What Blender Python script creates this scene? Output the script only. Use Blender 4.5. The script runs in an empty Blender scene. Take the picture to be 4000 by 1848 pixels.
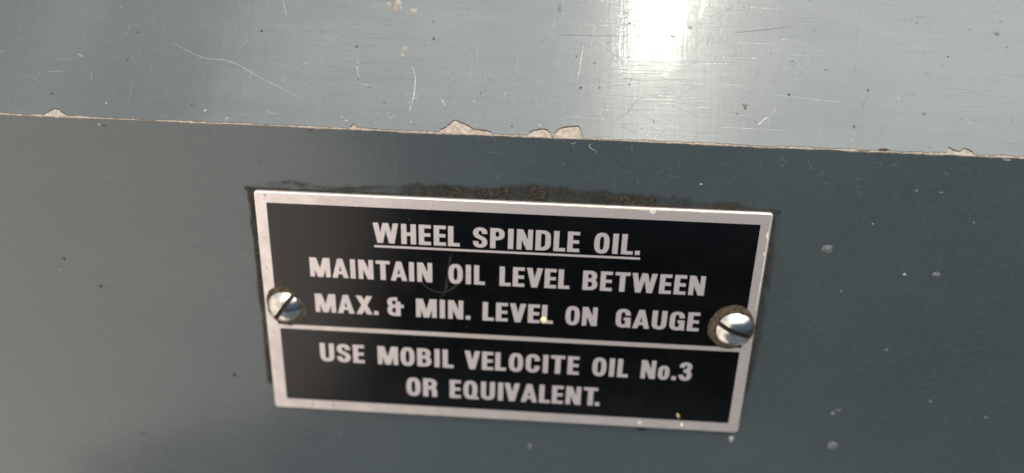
import bpy, math, random
from mathutils import Vector, Matrix, noise
from mathutils.geometry import delaunay_2d_cdt

random.seed(7)
MM = 0.001
C = bpy.context.scene.collection
SC = bpy.context.scene

# ---------------------------------------------------------------- camera
cam_d = bpy.data.cameras.new('camera')
cam = bpy.data.objects.new('camera', cam_d)
C.objects.link(cam)
SC.camera = cam
cam_d.sensor_width = 36.0
cam_d.lens = 26.1
cam_d.clip_start = 0.002
cam_d.clip_end = 60.0
right = Vector((0.99798535, 0.05709879, 0.02765794))
down = Vector((0.04635082, -0.35849718, -0.93237941))
fwd = Vector((-0.04332244, 0.93178297, -0.36042151))
cam.matrix_world = Matrix((
    (right.x, -down.x, -fwd.x, 6.9837 * MM),
    (right.y, -down.y, -fwd.y, -136.3206 * MM),
    (right.z, -down.z, -fwd.z, 70.5745 * MM),
    (0, 0, 0, 1)))
cam_d.dof.use_dof = True
cam_d.dof.focus_distance = 0.1405
cam_d.dof.aperture_fstop = 5.2

# ---------------------------------------------------------------- colour management
SC.view_settings.view_transform = 'Standard'
SC.view_settings.look = 'None'
SC.view_settings.exposure = 0.0
SC.view_settings.gamma = 1.0
SC.view_settings.use_curve_mapping = False
SC.cycles.use_denoising = True

# ---------------------------------------------------------------- node helper
class NT:
    def __init__(s, tree):
        s.t = tree
    def n(s, kind, **kw):
        nd = s.t.nodes.new(kind)
        for k, v in kw.items():
            setattr(nd, k, v)
        return nd
    def put(s, sock, v):
        if isinstance(v, bpy.types.NodeSocket):
            s.t.links.new(v, sock)
        elif v is not None:
            sock.default_value = v
    def m(s, op, a, b=None, c=None, clamp=False):
        nd = s.n('ShaderNodeMath', operation=op, use_clamp=clamp)
        s.put(nd.inputs[0], a); s.put(nd.inputs[1], b)
        if c is not None: s.put(nd.inputs[2], c)
        return nd.outputs[0]
    def step(s, v, a, b, lo=0.0, hi=1.0):
        nd = s.n('ShaderNodeMapRange', interpolation_type='SMOOTHSTEP')
        s.put(nd.inputs[0], v); s.put(nd.inputs[1], a); s.put(nd.inputs[2], b)
        s.put(nd.inputs[3], lo); s.put(nd.inputs[4], hi)
        return nd.outputs[0]
    def mix(s, f, a, b, blend='MIX'):
        nd = s.n('ShaderNodeMix', data_type='RGBA', blend_type=blend)
        s.put(nd.inputs[0], f); s.put(nd.inputs[6], a); s.put(nd.inputs[7], b)
        return nd.outputs[2]
    def noise(s, vec, scale, detail=3.0, rough=0.5, dist=0.0):
        nd = s.n('ShaderNodeTexNoise')
        s.put(nd.inputs['Vector'], vec)
        nd.inputs['Scale'].default_value = scale
        nd.inputs['Detail'].default_value = detail
        nd.inputs['Roughness'].default_value = rough
        nd.inputs['Distortion'].default_value = dist
        return nd.outputs[0]
    def obj(s, scale=(1, 1, 1), rot=(0, 0, 0)):
        tc = s.n('ShaderNodeTexCoord')
        mp = s.n('ShaderNodeMapping')
        s.t.links.new(tc.outputs['Object'], mp.inputs[0])
        mp.inputs['Scale'].default_value = scale
        mp.inputs['Rotation'].default_value = rot
        return mp.outputs[0]
    def bump(s, h, dist, strength=1.0, normal=None):
        nd = s.n('ShaderNodeBump')
        s.put(nd.inputs['Height'], h)
        nd.inputs['Distance'].default_value = dist
        nd.inputs['Strength'].default_value = strength
        if normal is not None: s.put(nd.inputs['Normal'], normal)
        return nd.outputs[0]

def rgb(r, g, b): return (r, g, b, 1.0)

# ---------------------------------------------------------------- world: the workshop round the machine
W = bpy.data.worlds.new('World')
SC.world = W
W.use_nodes = True
w = NT(W.node_tree)
w.t.nodes.clear()
tc = w.n('ShaderNodeTexCoord')
sep = w.n('ShaderNodeSeparateXYZ')
w.t.links.new(tc.outputs['Generated'], sep.inputs[0])
X, Y, Z = sep.outputs
az = w.m('MULTIPLY', w.m('ARCTAN2', X, w.m('MULTIPLY', Y, -1.0)), 57.29578)
el = w.m('MULTIPLY', w.m('ARCSINE', Z), 57.29578)
wob = w.m('MULTIPLY', w.m('SUBTRACT', w.noise(tc.outputs['Generated'], 5.0, 2.0), 0.5), 10.0)
azw = w.m('ADD', az, wob)
elw = w.m('ADD', el, w.m('MULTIPLY', wob, 0.6))
upf = w.step(elw, 12.0, 32.0)
# pale ceiling, dimmer towards the left
left_dim = w.step(azw, -31.5, -27.0, 0.36, 1.0)
left_dim = w.m('ADD', left_dim, w.m('MULTIPLY', w.m('MULTIPLY', w.step(az, -44.5, -42.5), w.step(az, -38.5, -41.0)), 0.30))
right_more = w.step(az, 5.0, 32.0, 1.0, 1.22)
high = w.step(el, 30.0, 48.0, 0.85, 1.05)
ceil_v = w.m('MULTIPLY', w.m('MULTIPLY', left_dim, right_more), high)
ceil_c = w.mix(left_dim, rgb(2.85, 3.15, 3.2), rgb(3.6, 3.6, 3.48))
ceil = w.mix(1.0, ceil_c, ceil_v, 'MULTIPLY')
# floor: dark on the right, warm lit concrete on the left
lf = w.step(azw, -11.0, -21.0)
far_floor = w.mix(w.step(el, -24.0, -13.0), rgb(0.03, 0.04, 0.045), rgb(0.10, 0.15, 0.22))
floor_c = w.mix(lf, far_floor, rgb(1.72, 1.54, 1.38))
dark_thing = w.m('MULTIPLY', w.step(el, -32.0, -34.5), w.step(azw, -40.0, -36.0))
floor_c = w.mix(dark_thing, floor_c, rgb(0.22, 0.26, 0.30))
room = w.mix(upf, floor_c, ceil)
bg = w.n('ShaderNodeBackground')
w.t.links.new(room, bg.inputs[0])
bg.inputs[1].default_value = 1.0
ow = w.n('ShaderNodeOutputWorld')
w.t.links.new(bg.outputs[0], ow.inputs[0])

# ---------------------------------------------------------------- the twin fluorescent tubes overhead
def tube_light(x):
    ld = bpy.data.lights.new('fluorescent_tube', 'AREA')
    ld.shape = 'RECTANGLE'
    ld.size = 0.016
    ld.size_y = 1.25
    ld.energy = 12.0
    ld.color = (1.0, 0.95, 0.82)
    o = bpy.data.objects.new('fluorescent_tube', ld)
    o.location = (x, -1.33, 1.86)
    C.objects.link(o)
    return o
tube_light(0.314)
tube_light(0.414)

# ---------------------------------------------------------------- materials
def mat(name):
    m = bpy.data.materials.new(name)
    m.use_nodes = True
    t = NT(m.node_tree)
    return m, t, m.node_tree.nodes['Principled BSDF']

def paint_mat(name, rot, brush, rlo, rhi, spec):
    m, t, p = mat(name)
    co = t.obj()
    tone = t.noise(co, 28.0, 4.0, 0.6)
    fine = t.noise(co, 900.0, 2.0, 0.6)
    brushed = t.noise(t.obj(scale=(55, 55, 1500), rot=(rot, 0.0, 0.05)), 1.0, 3.0, 0.6)
    brushed2 = t.noise(t.obj(scale=(1300, 90, 90), rot=(0.0, 0.3, 0.0)), 1.0, 2.0, 0.6)
    c = t.mix(t.step(tone, 0.3, 0.7), rgb(0.030, 0.041, 0.045), rgb(0.036, 0.047, 0.050))
    c = t.mix(t.step(fine, 0.25, 0.8), c, rgb(0.042, 0.052, 0.054))
    # fine dust specks
    vo = t.n('ShaderNodeTexVoronoi')
    t.put(vo.inputs['Vector'], co)
    vo.inputs['Scale'].default_value = 330.0
    sepc = t.n('ShaderNodeSeparateColor')
    t.t.links.new(vo.outputs['Color'], sepc.inputs[0])
    pick = t.m('GREATER_THAN', sepc.outputs[0], 0.92)
    rad = t.m('MULTIPLY', sepc.outputs[1], 0.055)
    dot = t.m('MULTIPLY', t.m('LESS_THAN', vo.outputs['Distance'], rad), pick)
    c = t.mix(t.m('MULTIPLY', dot, 0.55), c, rgb(0.34, 0.35, 0.33))
    t.put(p.inputs['Base Color'], c)
    r = t.m('ADD', t.step(tone, 0.25, 0.75, rlo, rhi), t.m('MULTIPLY', t.m('SUBTRACT', brushed, 0.5), 0.12))
    t.put(p.inputs['Roughness'], r)
    p.inputs['Specular IOR Level'].default_value = spec
    p.inputs['Anisotropic'].default_value = brush
    p.inputs['Anisotropic Rotation'].default_value = 0.25
    tg = t.n('ShaderNodeTangent', direction_type='UV_MAP', uv_map='UVMap')
    t.put(p.inputs['Tangent'], tg.outputs[0])
    smear = t.noise(t.obj(scale=(18, 18, 70), rot=(0.0, 0.35, 0.0)), 1.0, 4.0, 0.6, 0.6)
    t.put(p.inputs['Coat Weight'], t.step(smear, 0.28, 0.72, 0.52 - 0.20 * brush, 0.60 + 0.08 * brush))
    p.inputs['Coat Roughness'].default_value = 0.03
    peel = t.noise(co, 700.0, 2.0, 0.5)
    wave = t.noise(co, 60.0, 1.0, 0.5)
    h = t.m('ADD', t.m('MULTIPLY', peel, 0.13), t.m('MULTIPLY', brushed, 0.26))
    h = t.m('ADD', h, t.m('MULTIPLY', brushed2, 0.22))
    h = t.m('ADD', h, t.m('MULTIPLY', wave, 1.8))
    hair = None
    for rz, off in ((0.55, 0.0), (-0.35, 3.0), (1.35, 7.0), (1.75, 11.0)):
        q = t.noise(t.obj(scale=(70, 70, 2600), rot=(0.0, rz, off * 0.01)), 1.0, 1.0, 0.5)
        ln = t.m('MULTIPLY', t.step(q, 0.66, 0.72), t.step(t.noise(t.obj(rot=(off, 0, off)), 90.0, 2.0), 0.42, 0.66))
        hair = ln if hair is None else t.m('ADD', hair, ln)
    h = t.m('ADD', h, t.m('MULTIPLY', hair, -0.22))
    nb = t.bump(h, 0.000035)
    t.put(p.inputs['Normal'], nb)
    t.put(p.inputs['Coat Normal'], nb)
    return m

M_paint_top = paint_mat('worn blue-grey gloss paint on the slope', 0.42, 0.85, 0.26, 0.34, 0.95)
M_paint_front = paint_mat('blue-grey gloss paint on the front', 0.0, 0.0, 0.26, 0.34, 0.60)

def flat_mat(name, col, rough=0.6, col2=None, scale=900.0, bumpd=0.0, metallic=0.0, spec=0.5):
    m, t, p = mat(name)
    co = t.obj()
    nz = t.noise(co, scale, 4.0, 0.65)
    t.put(p.inputs['Base Color'], t.mix(t.step(nz, 0.3, 0.7), rgb(*col), rgb(*(col2 or tuple(v * 0.8 for v in col)))))
    p.inputs['Roughness'].default_value = rough
    p.inputs['Metallic'].default_value = metallic
    p.inputs['Specular IOR Level'].default_value = spec
    if bumpd:
        t.put(p.inputs['Normal'], t.bump(nz, bumpd))
    return m

M_primer = flat_mat('bare cream primer', (0.37, 0.31, 0.26), 0.7, (0.20, 0.165, 0.13), 1400.0, 0.00008)
M_rim_shade = flat_mat('broken paint edge with painted shade', (0.035, 0.026, 0.022), 0.7, (0.10, 0.07, 0.05), 1200.0)  # dark for old layers and for the painted-in shadow of the paint's thickness
M_scr = [flat_mat('faint scuff', (0.15, 0.17, 0.175), 0.45, (0.07, 0.085, 0.09), 1500.0),
         flat_mat('pale scratch', (0.28, 0.29, 0.28), 0.45, (0.12, 0.14, 0.14), 1500.0),
         flat_mat('bright scratch', (0.48, 0.47, 0.43), 0.5, (0.22, 0.23, 0.22), 1500.0),
         flat_mat('dark scratch', (0.04, 0.045, 0.045), 0.5, (0.055, 0.06, 0.065), 1500.0)]
M_blob = [flat_mat('pale speck', (0.125, 0.135, 0.13), 0.6, (0.062, 0.072, 0.072)),
          flat_mat('tan chip', (0.28, 0.24, 0.20), 0.7, (0.15, 0.14, 0.13), 1500.0),
          flat_mat('dark speck', (0.02, 0.02, 0.02), 0.7),
          flat_mat('rust brown speck', (0.085, 0.055, 0.035), 0.8),
          flat_mat('white speck', (0.28, 0.28, 0.26), 0.6)]

# ---------------------------------------------------------------- object helpers
def link(name, verts, faces, mats, parent=None, fmat=None, smooth=False, scale=MM, sharp=None):
    me = bpy.data.meshes.new(name)
    me.from_pydata([tuple(c * scale for c in v) for v in verts], [], faces)
    for m in (mats if isinstance(mats, (list, tuple)) else [mats]):
        me.materials.append(m)
    if fmat:
        me.polygons.foreach_set('material_index', fmat)
    if smooth:
        me.polygons.foreach_set('use_smooth', [True] * len(me.polygons))
        if sharp: me.set_sharp_from_angle(angle=math.radians(sharp))
    uv = me.uv_layers.new(name='UVMap')
    for lp in me.loops:
        c = me.vertices[lp.vertex_index].co
        uv.data[lp.index].uv = (c.x * 10, c.z * 10)
    me.update()
    o = bpy.data.objects.new(name, me)
    C.objects.link(o)
    if parent: o.parent = parent
    return o

def empty(name, loc=(0, 0, 0), rot=(0, 0, 0)):
    o = bpy.data.objects.new(name, None)
    o.empty_display_size = 0.01
    o.location = loc
    o.rotation_euler = rot
    C.objects.link(o)
    return o

def tag(o, label, cat=None, group=None, kind=None):
    if label: o['label'] = label
    if cat: o['category'] = cat
    if group: o['group'] = group
    if kind: o['kind'] = kind
    return o

def n1(x, seed=0.0):
    return noise.noise(Vector((x, seed * 7.31, seed * 3.17)))

# measured marks, in millimetres along and away from the casing's edge
CHIPS = [[(-90.73, 0.64), (-89.82, 1.19), (-89.17, 1.59), (-87.97, 1.6), (-87.69, 1.11), (-86.51, 0.68)], [(-31.01, 0.41), (-30.54, 0.83), (-30.34, 1.24), (-29.85, 0.83), (-29.52, 0.44)], [(-13.61, 0.79), (-12.48, 1.27), (-11.56, 2.3), (-10.92, 2.69), (-9.92, 2.37), (-8.58, 1.86), (-7.24, 1.16), (-5.59, 1.0), (-3.94, 0.71)], [(3.21, 0.92), (4.48, 1.5), (5.6, 1.74), (6.59, 1.52), (7.27, 0.93)], [(7.86, 0.79), (8.37, 1.5), (9.16, 2.03), (10.28, 2.31), (12.54, 2.5), (12.95, 1.8), (13.36, 0.67)], [(80.13, 0.14), (80.42, 1.5), (81.42, 1.13), (82.29, 0.78), (82.75, 0.9), (83.3, 1.4), (84.14, 1.18), (84.86, 0.83), (85.14, 0.24)]]
SCRATCH = [(0.13, 1, [(-66.44, 15.38), (-64.66, 14.42), (-62.19, 13.33), (-59.75, 12.57), (-56.35, 12.37), (-53.93, 11.78), (-51.12, 10.37), (-47.97, 8.81), (-44.5, 7.27), (-40.69, 5.51)]), (0.09, 0, [(-41.1, 6.57), (-37.35, 5.55), (-33.59, 4.2), (-30.17, 2.74)]), (0.22, 0, [(-48.62, 17.41), (-49.66, 13.3), (-50.75, 9.88), (-51.6, 5.64)]), (0.2, 0, [(-41.15, 14.31), (-42.03, 10.23), (-43.03, 5.48), (-43.53, 3.12)]), (0.25, 0, [(-46.23, 14.79), (-46.63, 13.42), (-44.86, 12.14), (-42.75, 10.81)]), (0.15, 1, [(-45.6, 24.68), (-45.15, 23.16), (-44.69, 21.47)]), (0.12, 0, [(-35.38, 10.83), (-35.72, 6.12), (-36.42, 1.75)]), (0.1, 0, [(-60.32, 11.19), (-57.92, 10.88), (-55.14, 9.88), (-52.74, 9.46)]), (0.25, 1, [(-85.22, 12.54), (-84.23, 11.96)]), (0.2, 0, [(-98.04, 14.58), (-97.56, 15.02), (-96.51, 14.92)]), (0.1, 0, [(-82.4, 9.98), (-80.28, 9.28)]), (0.1, 1, [(-47.37, 2.96), (-45.81, 2.29), (-44.34, 2.82)]), (0.18, 1, [(-30.11, 13.56), (-30.31, 12.04), (-29.88, 10.04)]), (0.18, 2, [(-19.75, 12.62), (-19.13, 11.14), (-18.94, 9.14), (-19.11, 6.47), (-19.72, 3.95)]), (0.12, 1, [(-18.25, 7.0), (-19.34, 5.96), (-20.29, 5.25)]), (0.25, 1, [(-13.77, 6.52), (-13.35, 5.97), (-12.88, 5.23)]), (0.12, 0, [(-11.52, 16.13), (-11.73, 11.1), (-12.32, 7.08), (-12.18, 2.77)]), (0.14, 1, [(15.52, 26.86), (14.87, 23.15), (14.38, 19.45), (13.85, 16.77)]), (0.14, 2, [(12.66, 17.72), (12.31, 14.71), (11.97, 11.38)]), (0.14, 2, [(19.1, 23.3), (18.86, 17.13)]), (0.1, 0, [(16.74, 17.54), (20.73, 15.04)]), (0.12, 0, [(2.49, 15.33), (4.27, 9.08), (5.05, 6.47)]), (0.12, 1, [(-0.69, 7.22), (0.69, 5.63)]), (0.12, 1, [(-1.74, 8.51), (-1.83, 7.01)]), (0.14, 0, [(-5.48, 11.02), (-5.57, 6.69)]), (0.12, 0, [(-16.67, 8.23), (-16.07, 3.6)]), (0.1, 0, [(-28.57, 15.47), (-28.76, 10.76)]), (0.12, 1, [(-23.85, 3.94), (-23.58, 2.29), (-22.49, 3.33)]), (0.12, 3, [(7.84, 19.71), (14.04, 19.84), (20.53, 19.99), (26.35, 20.14)]), (0.15, 0, [(64.17, 28.6), (63.79, 23.63), (62.79, 18.33)]), (0.12, 1, [(41.22, 11.24), (46.35, 10.14), (52.71, 9.58), (62.19, 8.9)]), (0.15, 1, [(48.96, 7.63), (47.48, 3.83)]), (0.22, 2, [(47.74, 5.63), (46.81, 5.1), (45.88, 4.08)]), (0.14, 1, [(35.31, 20.58), (33.18, 17.18)]), (0.14, 1, [(36.49, 14.18), (31.62, 11.18)]), (0.16, 2, [(37.06, 16.34), (36.54, 15.43)]), (0.2, 1, [(36.08, 21.6), (35.91, 19.94), (35.88, 18.11)]), (0.12, 0, [(50.26, 18.5), (48.83, 12.2)]), (0.15, 0, [(54.06, 19.14), (53.1, 12.7)]), (0.12, 0, [(43.45, 5.77), (44.15, 3.85)]), (0.1, 1, [(40.39, 27.75), (40.27, 26.41)]), (0.14, 3, [(40.91, 21.45), (46.01, 22.14), (51.89, 23.12)]), (0.12, 0, [(88.36, 15.42), (94.0, 15.32)]), (0.12, 0, [(75.52, 18.98), (77.24, 19.38)])]
BLOBS = [(-59.27, 2.39, 0.26, 0.26, 4), (-54.85, 1.07, 0.23, 0.2, 4), (-78.79, 3.0, 0.2, 0.16, 4), (-54.17, 3.11, 0.23, 0.16, 0), (-77.65, 22.09, 0.36, 0.23, 0), (-79.11, 15.41, 0.3, 0.26, 0), (-92.58, 8.39, 0.26, 0.26, 0), (-98.74, 16.38, 0.26, 0.23, 0), (-100.59, 12.36, 0.39, 0.46, 0), (-97.29, 21.1, 0.26, 0.3, 0), (-93.4, 20.48, 0.3, 0.16, 0), (-31.76, 1.61, 0.23, 0.16, 4), (-32.63, 2.24, 0.2, 0.13, 4), (-44.46, 8.95, 0.23, 0.13, 4), (-40.34, 12.32, 0.2, 0.13, 4), (-53.26, 17.1, 0.23, 0.16, 0), (-83.44, 21.32, 0.3, 0.2, 0), (-97.26, 17.3, 0.2, 0.2, 0), (-87.43, 14.06, 0.33, 0.16, 0), (-68.03, 13.95, 0.33, 0.13, 0), (-93.1, 13.74, 0.23, 0.23, 0), (-85.51, 8.33, 0.26, 0.2, 0), (-39.07, 8.56, 0.23, 0.2, 0), (-55.09, 0.62, 0.16, 0.13, 1), (-82.5, 1.76, 0.26, 0.16, 0), (-78.22, 1.67, 0.26, 0.16, 0), (-73.72, 17.25, 0.3, 0.16, 2), (-75.36, 11.79, 0.3, 0.13, 2), (-89.69, 4.48, 0.3, 0.16, 2), (-49.37, 18.4, 0.26, 0.23, 2), (-61.89, 3.46, 0.26, 0.16, 2), (-30.62, 16.0, 0.2, 0.2, 2), (-23.29, 24.29, 0.92, 1.25, 1), (-24.97, 24.39, 0.59, 0.59, 1), (-20.06, 23.22, 0.92, 0.79, 1), (-21.28, 15.99, 0.59, 0.46, 1), (-21.7, 14.66, 0.43, 0.33, 1), (-26.7, 20.1, 0.3, 0.26, 1), (-16.13, 21.5, 0.23, 0.23, 0), (-7.52, 6.28, 0.2, 0.2, 4), (5.09, 2.25, 0.23, 0.2, 4), (7.79, 13.77, 0.26, 0.26, 1), (14.91, 14.65, 0.46, 0.23, 1), (-31.65, 1.62, 0.2, 0.16, 4), (-25.62, 3.2, 0.16, 0.13, 4), (-26.0, 1.42, 0.2, 0.13, 4), (-19.26, 1.87, 0.2, 0.13, 4), (-20.41, 7.15, 0.13, 0.13, 4), (7.92, 25.07, 0.39, 0.98, 0), (4.8, 18.32, 0.2, 0.16, 0), (-6.3, 7.99, 0.13, 0.3, 0), (-29.86, 9.71, 0.26, 0.2, 0), (-15.87, 18.14, 0.2, 0.33, 2), (-30.61, 16.07, 0.23, 0.16, 2), (12.53, 9.75, 0.23, 0.23, 2), (16.09, 9.89, 0.16, 0.16, 2), (21.55, 10.78, 0.16, 0.16, 2), (-24.6, 5.41, 0.2, 0.13, 2), (-0.09, 1.86, 0.23, 0.13, 2), (11.45, 15.74, 0.13, 0.16, 2), (-27.6, 8.29, 0.13, 0.13, 2), (29.42, 20.29, 0.46, 0.16, 2), (27.11, 21.5, 0.1, 0.13, 2), (26.49, 3.81, 0.13, 0.16, 2), (21.24, 22.55, 0.13, 0.3, 2), (-11.86, 11.6, 0.16, 0.16, 0), (71.33, 9.99, 0.23, 0.2, 4), (79.99, 11.61, 0.2, 0.13, 4), (84.25, 6.04, 0.2, 0.16, 4), (76.68, 14.95, 0.3, 0.13, 0), (89.72, 20.02, 0.16, 0.13, 4), (76.0, 7.46, 0.39, 0.26, 0), (74.5, 24.68, 0.23, 0.2, 0), (89.68, 25.51, 0.39, 0.13, 0), (89.08, 23.09, 0.52, 0.39, 0), (43.24, 7.72, 0.56, 0.36, 0), (43.35, 7.14, 0.23, 0.3, 3), (41.86, 6.03, 0.33, 0.23, 0), (63.02, 1.9, 0.2, 0.16, 4), (79.15, 16.74, 0.16, 0.13, 0), (86.37, 11.45, 0.2, 0.1, 0), (73.55, 25.21, 0.16, 0.13, 0), (77.17, 1.17, 0.2, 0.13, 0), (32.68, 22.14, 0.36, 0.39, 1), (44.38, 23.07, 0.13, 0.13, 4), (84.04, 11.77, 0.13, 0.1, 0), (89.63, 11.0, 0.13, 0.1, 0), (91.64, 10.37, 0.2, 0.1, 0), (82.69, 6.78, 0.13, 0.13, 0), (45.33, 4.61, 0.26, 0.16, 0), (54.8, 28.1, 0.2, 0.16, 0), (63.48, 15.24, 0.16, 0.1, 0), (51.33, 9.98, 0.23, 0.23, 2), (63.38, 4.5, 0.23, 0.33, 3), (57.96, 15.02, 0.26, 0.1, 2), (80.23, 18.35, 0.2, 0.16, 2), (65.76, 11.35, 0.26, 0.13, 2), (51.74, 16.35, 0.23, 0.1, 2)]
FBLOBS = [(-80.06, -1.24, 0.46, 0.26, 1), (-79.33, -1.35, 0.72, 0.23, 3), (-38.67, -0.52, 0.3, 0.2, 2), (-6.51, -0.62, 0.13, 0.2, 0), (7.8, -0.0, 0.2, 0.16, 1), (1.56, 0.06, 0.23, 0.13, 1), (16.05, -2.46, 0.16, 0.2, 0), (16.54, -0.28, 0.16, 0.13, 0), (-10.76, -7.59, 0.13, 0.1, 0), (22.02, -6.07, 0.16, 0.1, 0), (14.6, -7.61, 0.13, 0.13, 0), (9.77, -0.58, 0.16, 0.1, 0), (36.3, -7.79, 0.33, 0.16, 4), (50.81, -3.39, 0.2, 0.13, 0), (80.9, -7.29, 0.46, 0.16, 0), (43.2, -0.36, 0.16, 0.13, 0), (65.15, 0.23, 1.31, 0.23, 1), (70.81, -0.01, 1.48, 0.2, 1), (68.84, 0.46, 0.98, 0.2, 3), (91.24, -0.56, 0.72, 0.13, 1), (77.22, -0.15, 1.15, 0.16, 1), (62.2, -19.7, 1.06, 0.9, 0), (62.48, -20.02, 0.41, 0.41, 4), (77.82, -24.26, 0.33, 0.33, 4), (83.84, -23.92, 0.82, 0.49, 0), (6.11, -69.99, 0.41, 0.82, 0), (71.47, -65.04, 1.14, 0.98, 0), (70.0, -57.02, 0.49, 0.49, 0), (49.76, -64.84, 0.49, 0.74, 4), (71.09, -56.14, 0.65, 0.25, 0), (-92.64, -30.14, 0.33, 0.33, 2), (-59.25, -55.96, 0.49, 0.49, 2), (-85.93, -36.07, 0.41, 0.33, 2), (-82.37, -72.92, 0.49, 0.33, 2), (76.33, -7.19, 0.33, 0.25, 0), (88.32, -12.94, 0.25, 0.25, 0), (77.88, -41.13, 0.33, 0.33, 0), (89.27, -52.74, 0.33, 0.33, 0), (101.41, -55.83, 0.41, 0.33, 0)]
FSCR = [(0.2, 0, [(-81.51, -11.94), (-80.28, -11.91), (-79.08, -12.07)]), (0.16, 1, [(11.24, -0.84), (11.58, -1.06), (12.04, -0.64)]), (0.15, 1, [(15.28, -0.73), (14.66, -1.19), (15.03, -1.74), (16.03, -2.23)]), (0.08, 0, [(-3.91, 0.15), (-3.06, -1.31)]), (0.1, 0, [(22.69, -0.67), (22.64, -2.0)])]
DRIP = [(34.37, 27.53), (34.32, 26.2), (34.04, 25.02), (33.98, 23.85), (34.32, 23.4), (34.62, 23.81), (35.06, 25.39), (35.46, 26.74), (35.56, 27.74), (35.53, 28.58), (34.72, 28.55)]
GRIME = [(-51.34, 24.76), (-51.21, 26.0), (-49.71, 26.72), (-44.07, 27.54), (-38.59, 26.81), (-33.88, 26.37), (-25.18, 27.25), (-18.13, 27.97), (-10.36, 27.6), (-2.62, 27.79), (4.28, 28.74), (12.74, 28.09), (20.4, 27.63), (31.79, 27.6), (36.42, 26.77), (41.72, 26.62), (47.05, 26.22), (50.8, 25.27)]
FIB = [[(-11.18, 13.67), (-11.58, 11.93), (-11.99, 9.82), (-12.41, 7.68), (-12.57, 6.61), (-12.63, 5.27)], [(-11.66, 13.13), (-11.83, 11.74), (-12.02, 9.99), (-12.24, 8.4), (-12.36, 7.33), (-12.25, 6.45), (-12.61, 5.36)], [(-17.53, 6.96), (-16.57, 6.12), (-15.43, 5.38), (-14.29, 5.03), (-12.82, 5.02), (-12.01, 5.39), (-11.03, 5.98), (-9.89, 7.02), (-8.6, 8.59)], [(-12.61, 5.18), (-13.16, 4.25), (-13.49, 3.69)], [(-12.17, 5.47), (-11.03, 6.25), (-10.06, 7.36), (-9.25, 8.29), (-8.44, 9.13), (-7.0, 10.34)], [(-12.65, 6.6), (-12.25, 6.8), (-12.17, 6.27), (-12.41, 5.9), (-12.61, 5.36)]]

# ---------------------------------------------------------------- machine casing
TILT = math.radians(25)
ST, CT = math.sin(TILT), math.cos(TILT)
YP = 1.0                                   # paint face of the front panel, plate face is y = 0
casing = empty('machine_casing', (0, YP * MM, 37.78575 * MM), (0, math.radians(0.12453), 0))
tag(casing, 'worn blue-grey painted machine casing with a chipped, bare cream edge', 'machine casing')

def PU(s, t, n=0.0): return (s, t * ST - n * CT, t * CT + n * ST)      # on the slope above the edge
def PF(s, t, n=0.0): return (s, -n, t)                                 # on the front below it

def columns():
    xs = [-230.0]
    while xs[-1] < 225:
        x = xs[-1]
        xs.append(x + (0.16 if -110 < x < 104 else 2.5))
    return xs
XS = columns()

def chip_height(s):
    h = 0.0
    for ch in CHIPS:
        if ch[0][0] <= s <= ch[-1][0]:
            for (a, b), (c, d) in zip(ch, ch[1:]):
                if a <= s <= c:
                    h = max(h, b + (d - b) * (s - a) / max(c - a, 1e-6) + 0.10 * n1(s * 2.6, 3) + 0.08 * n1(s * 7, 3))
    return h

def b_up(s):
    b = 0.25 + 0.22 * n1(s * 0.16, 1) + 0.16 * n1(s * 0.9, 2) + 0.08 * n1(s * 4.0, 3)
    return max(0.10, b, chip_height(s))

def b_front(s):
    b = 0.16 + 0.14 * n1(s * 0.13, 5) + 0.22 * max(0, n1(s * 0.9, 6)) + 0.04 * n1(s * 4, 7)
    if -22 < s < 5: b += 0.12 * max(0, n1(s * 0.45, 8) + 0.35)
    if 45 < s < 96: b += 0.20 * max(0, n1(s * 0.42, 9) + 0.2)
    return max(0.08, b)

def blob(verts, faces, fm, P, s, t, rx, rz, slot, n0=0.008, rise=0.25, k=11):
    base = len(verts)
    ph = random.random() * 6
    verts.append(P(s, t, n0 + min(rx, rz) * rise))
    for i in range(k):
        a = 2 * math.pi * i / k
        r = 1 + 0.28 * n1(a * 1.3 + s, t) + 0.10 * math.sin(3 * a + ph)
        verts.append(P(s + rx * r * math.cos(a), t + rz * r * math.sin(a), n0))
    for i in range(k):
        faces.append((base, base + 1 + i, base + 1 + (i + 1) % k)); fm.append(slot)

def ribbon(verts, faces, fm, P, pts, wd, slot, n0=0.006):
    q = [Vector(p) for p in pts]
    out = []
    for i in range(len(q) - 1):
        p0, p1, p2, p3 = q[max(i - 1, 0)], q[i], q[i + 1], q[min(i + 2, len(q) - 1)]
        m = max(3, int((p2 - p1).length / 0.5))
        for j in range(m):
            u = j / m
            out.append(0.5 * ((2 * p1) + (p2 - p0) * u + (2 * p0 - 5 * p1 + 4 * p2 - p3) * u * u + (3 * p1 - p0 - 3 * p2 + p3) * u ** 3))
    out.append(q[-1])
    base = len(verts)
    N = len(out)
    for i, p in enumerate(out):
        d = (out[min(i + 1, N - 1)] - out[max(i - 1, 0)])
        d = d.normalized() if d.length > 1e-9 else Vector((1, 0))
        nx, ny = -d.y, d.x
        u = i / (N - 1)
        hw = 0.5 * wd * (0.25 + 0.75 * math.sin(math.pi * min(max(u, 0.03), 0.97)) ** 0.6) * (1 + 0.5 * n1(u * 9 + p.x, p.y))
        jit = 0.03 * n1(u * 14 + p.x, 4)
        verts.append(P(p.x + nx * (hw + jit), p.y + ny * (hw + jit), n0))
        verts.append(P(p.x - nx * (hw - jit), p.y - ny * (hw - jit), n0))
    for i in range(N - 1):
        a = base + 2 * i
        faces.append((a, a + 1, a + 3, a + 2)); fm.append(slot)

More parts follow.
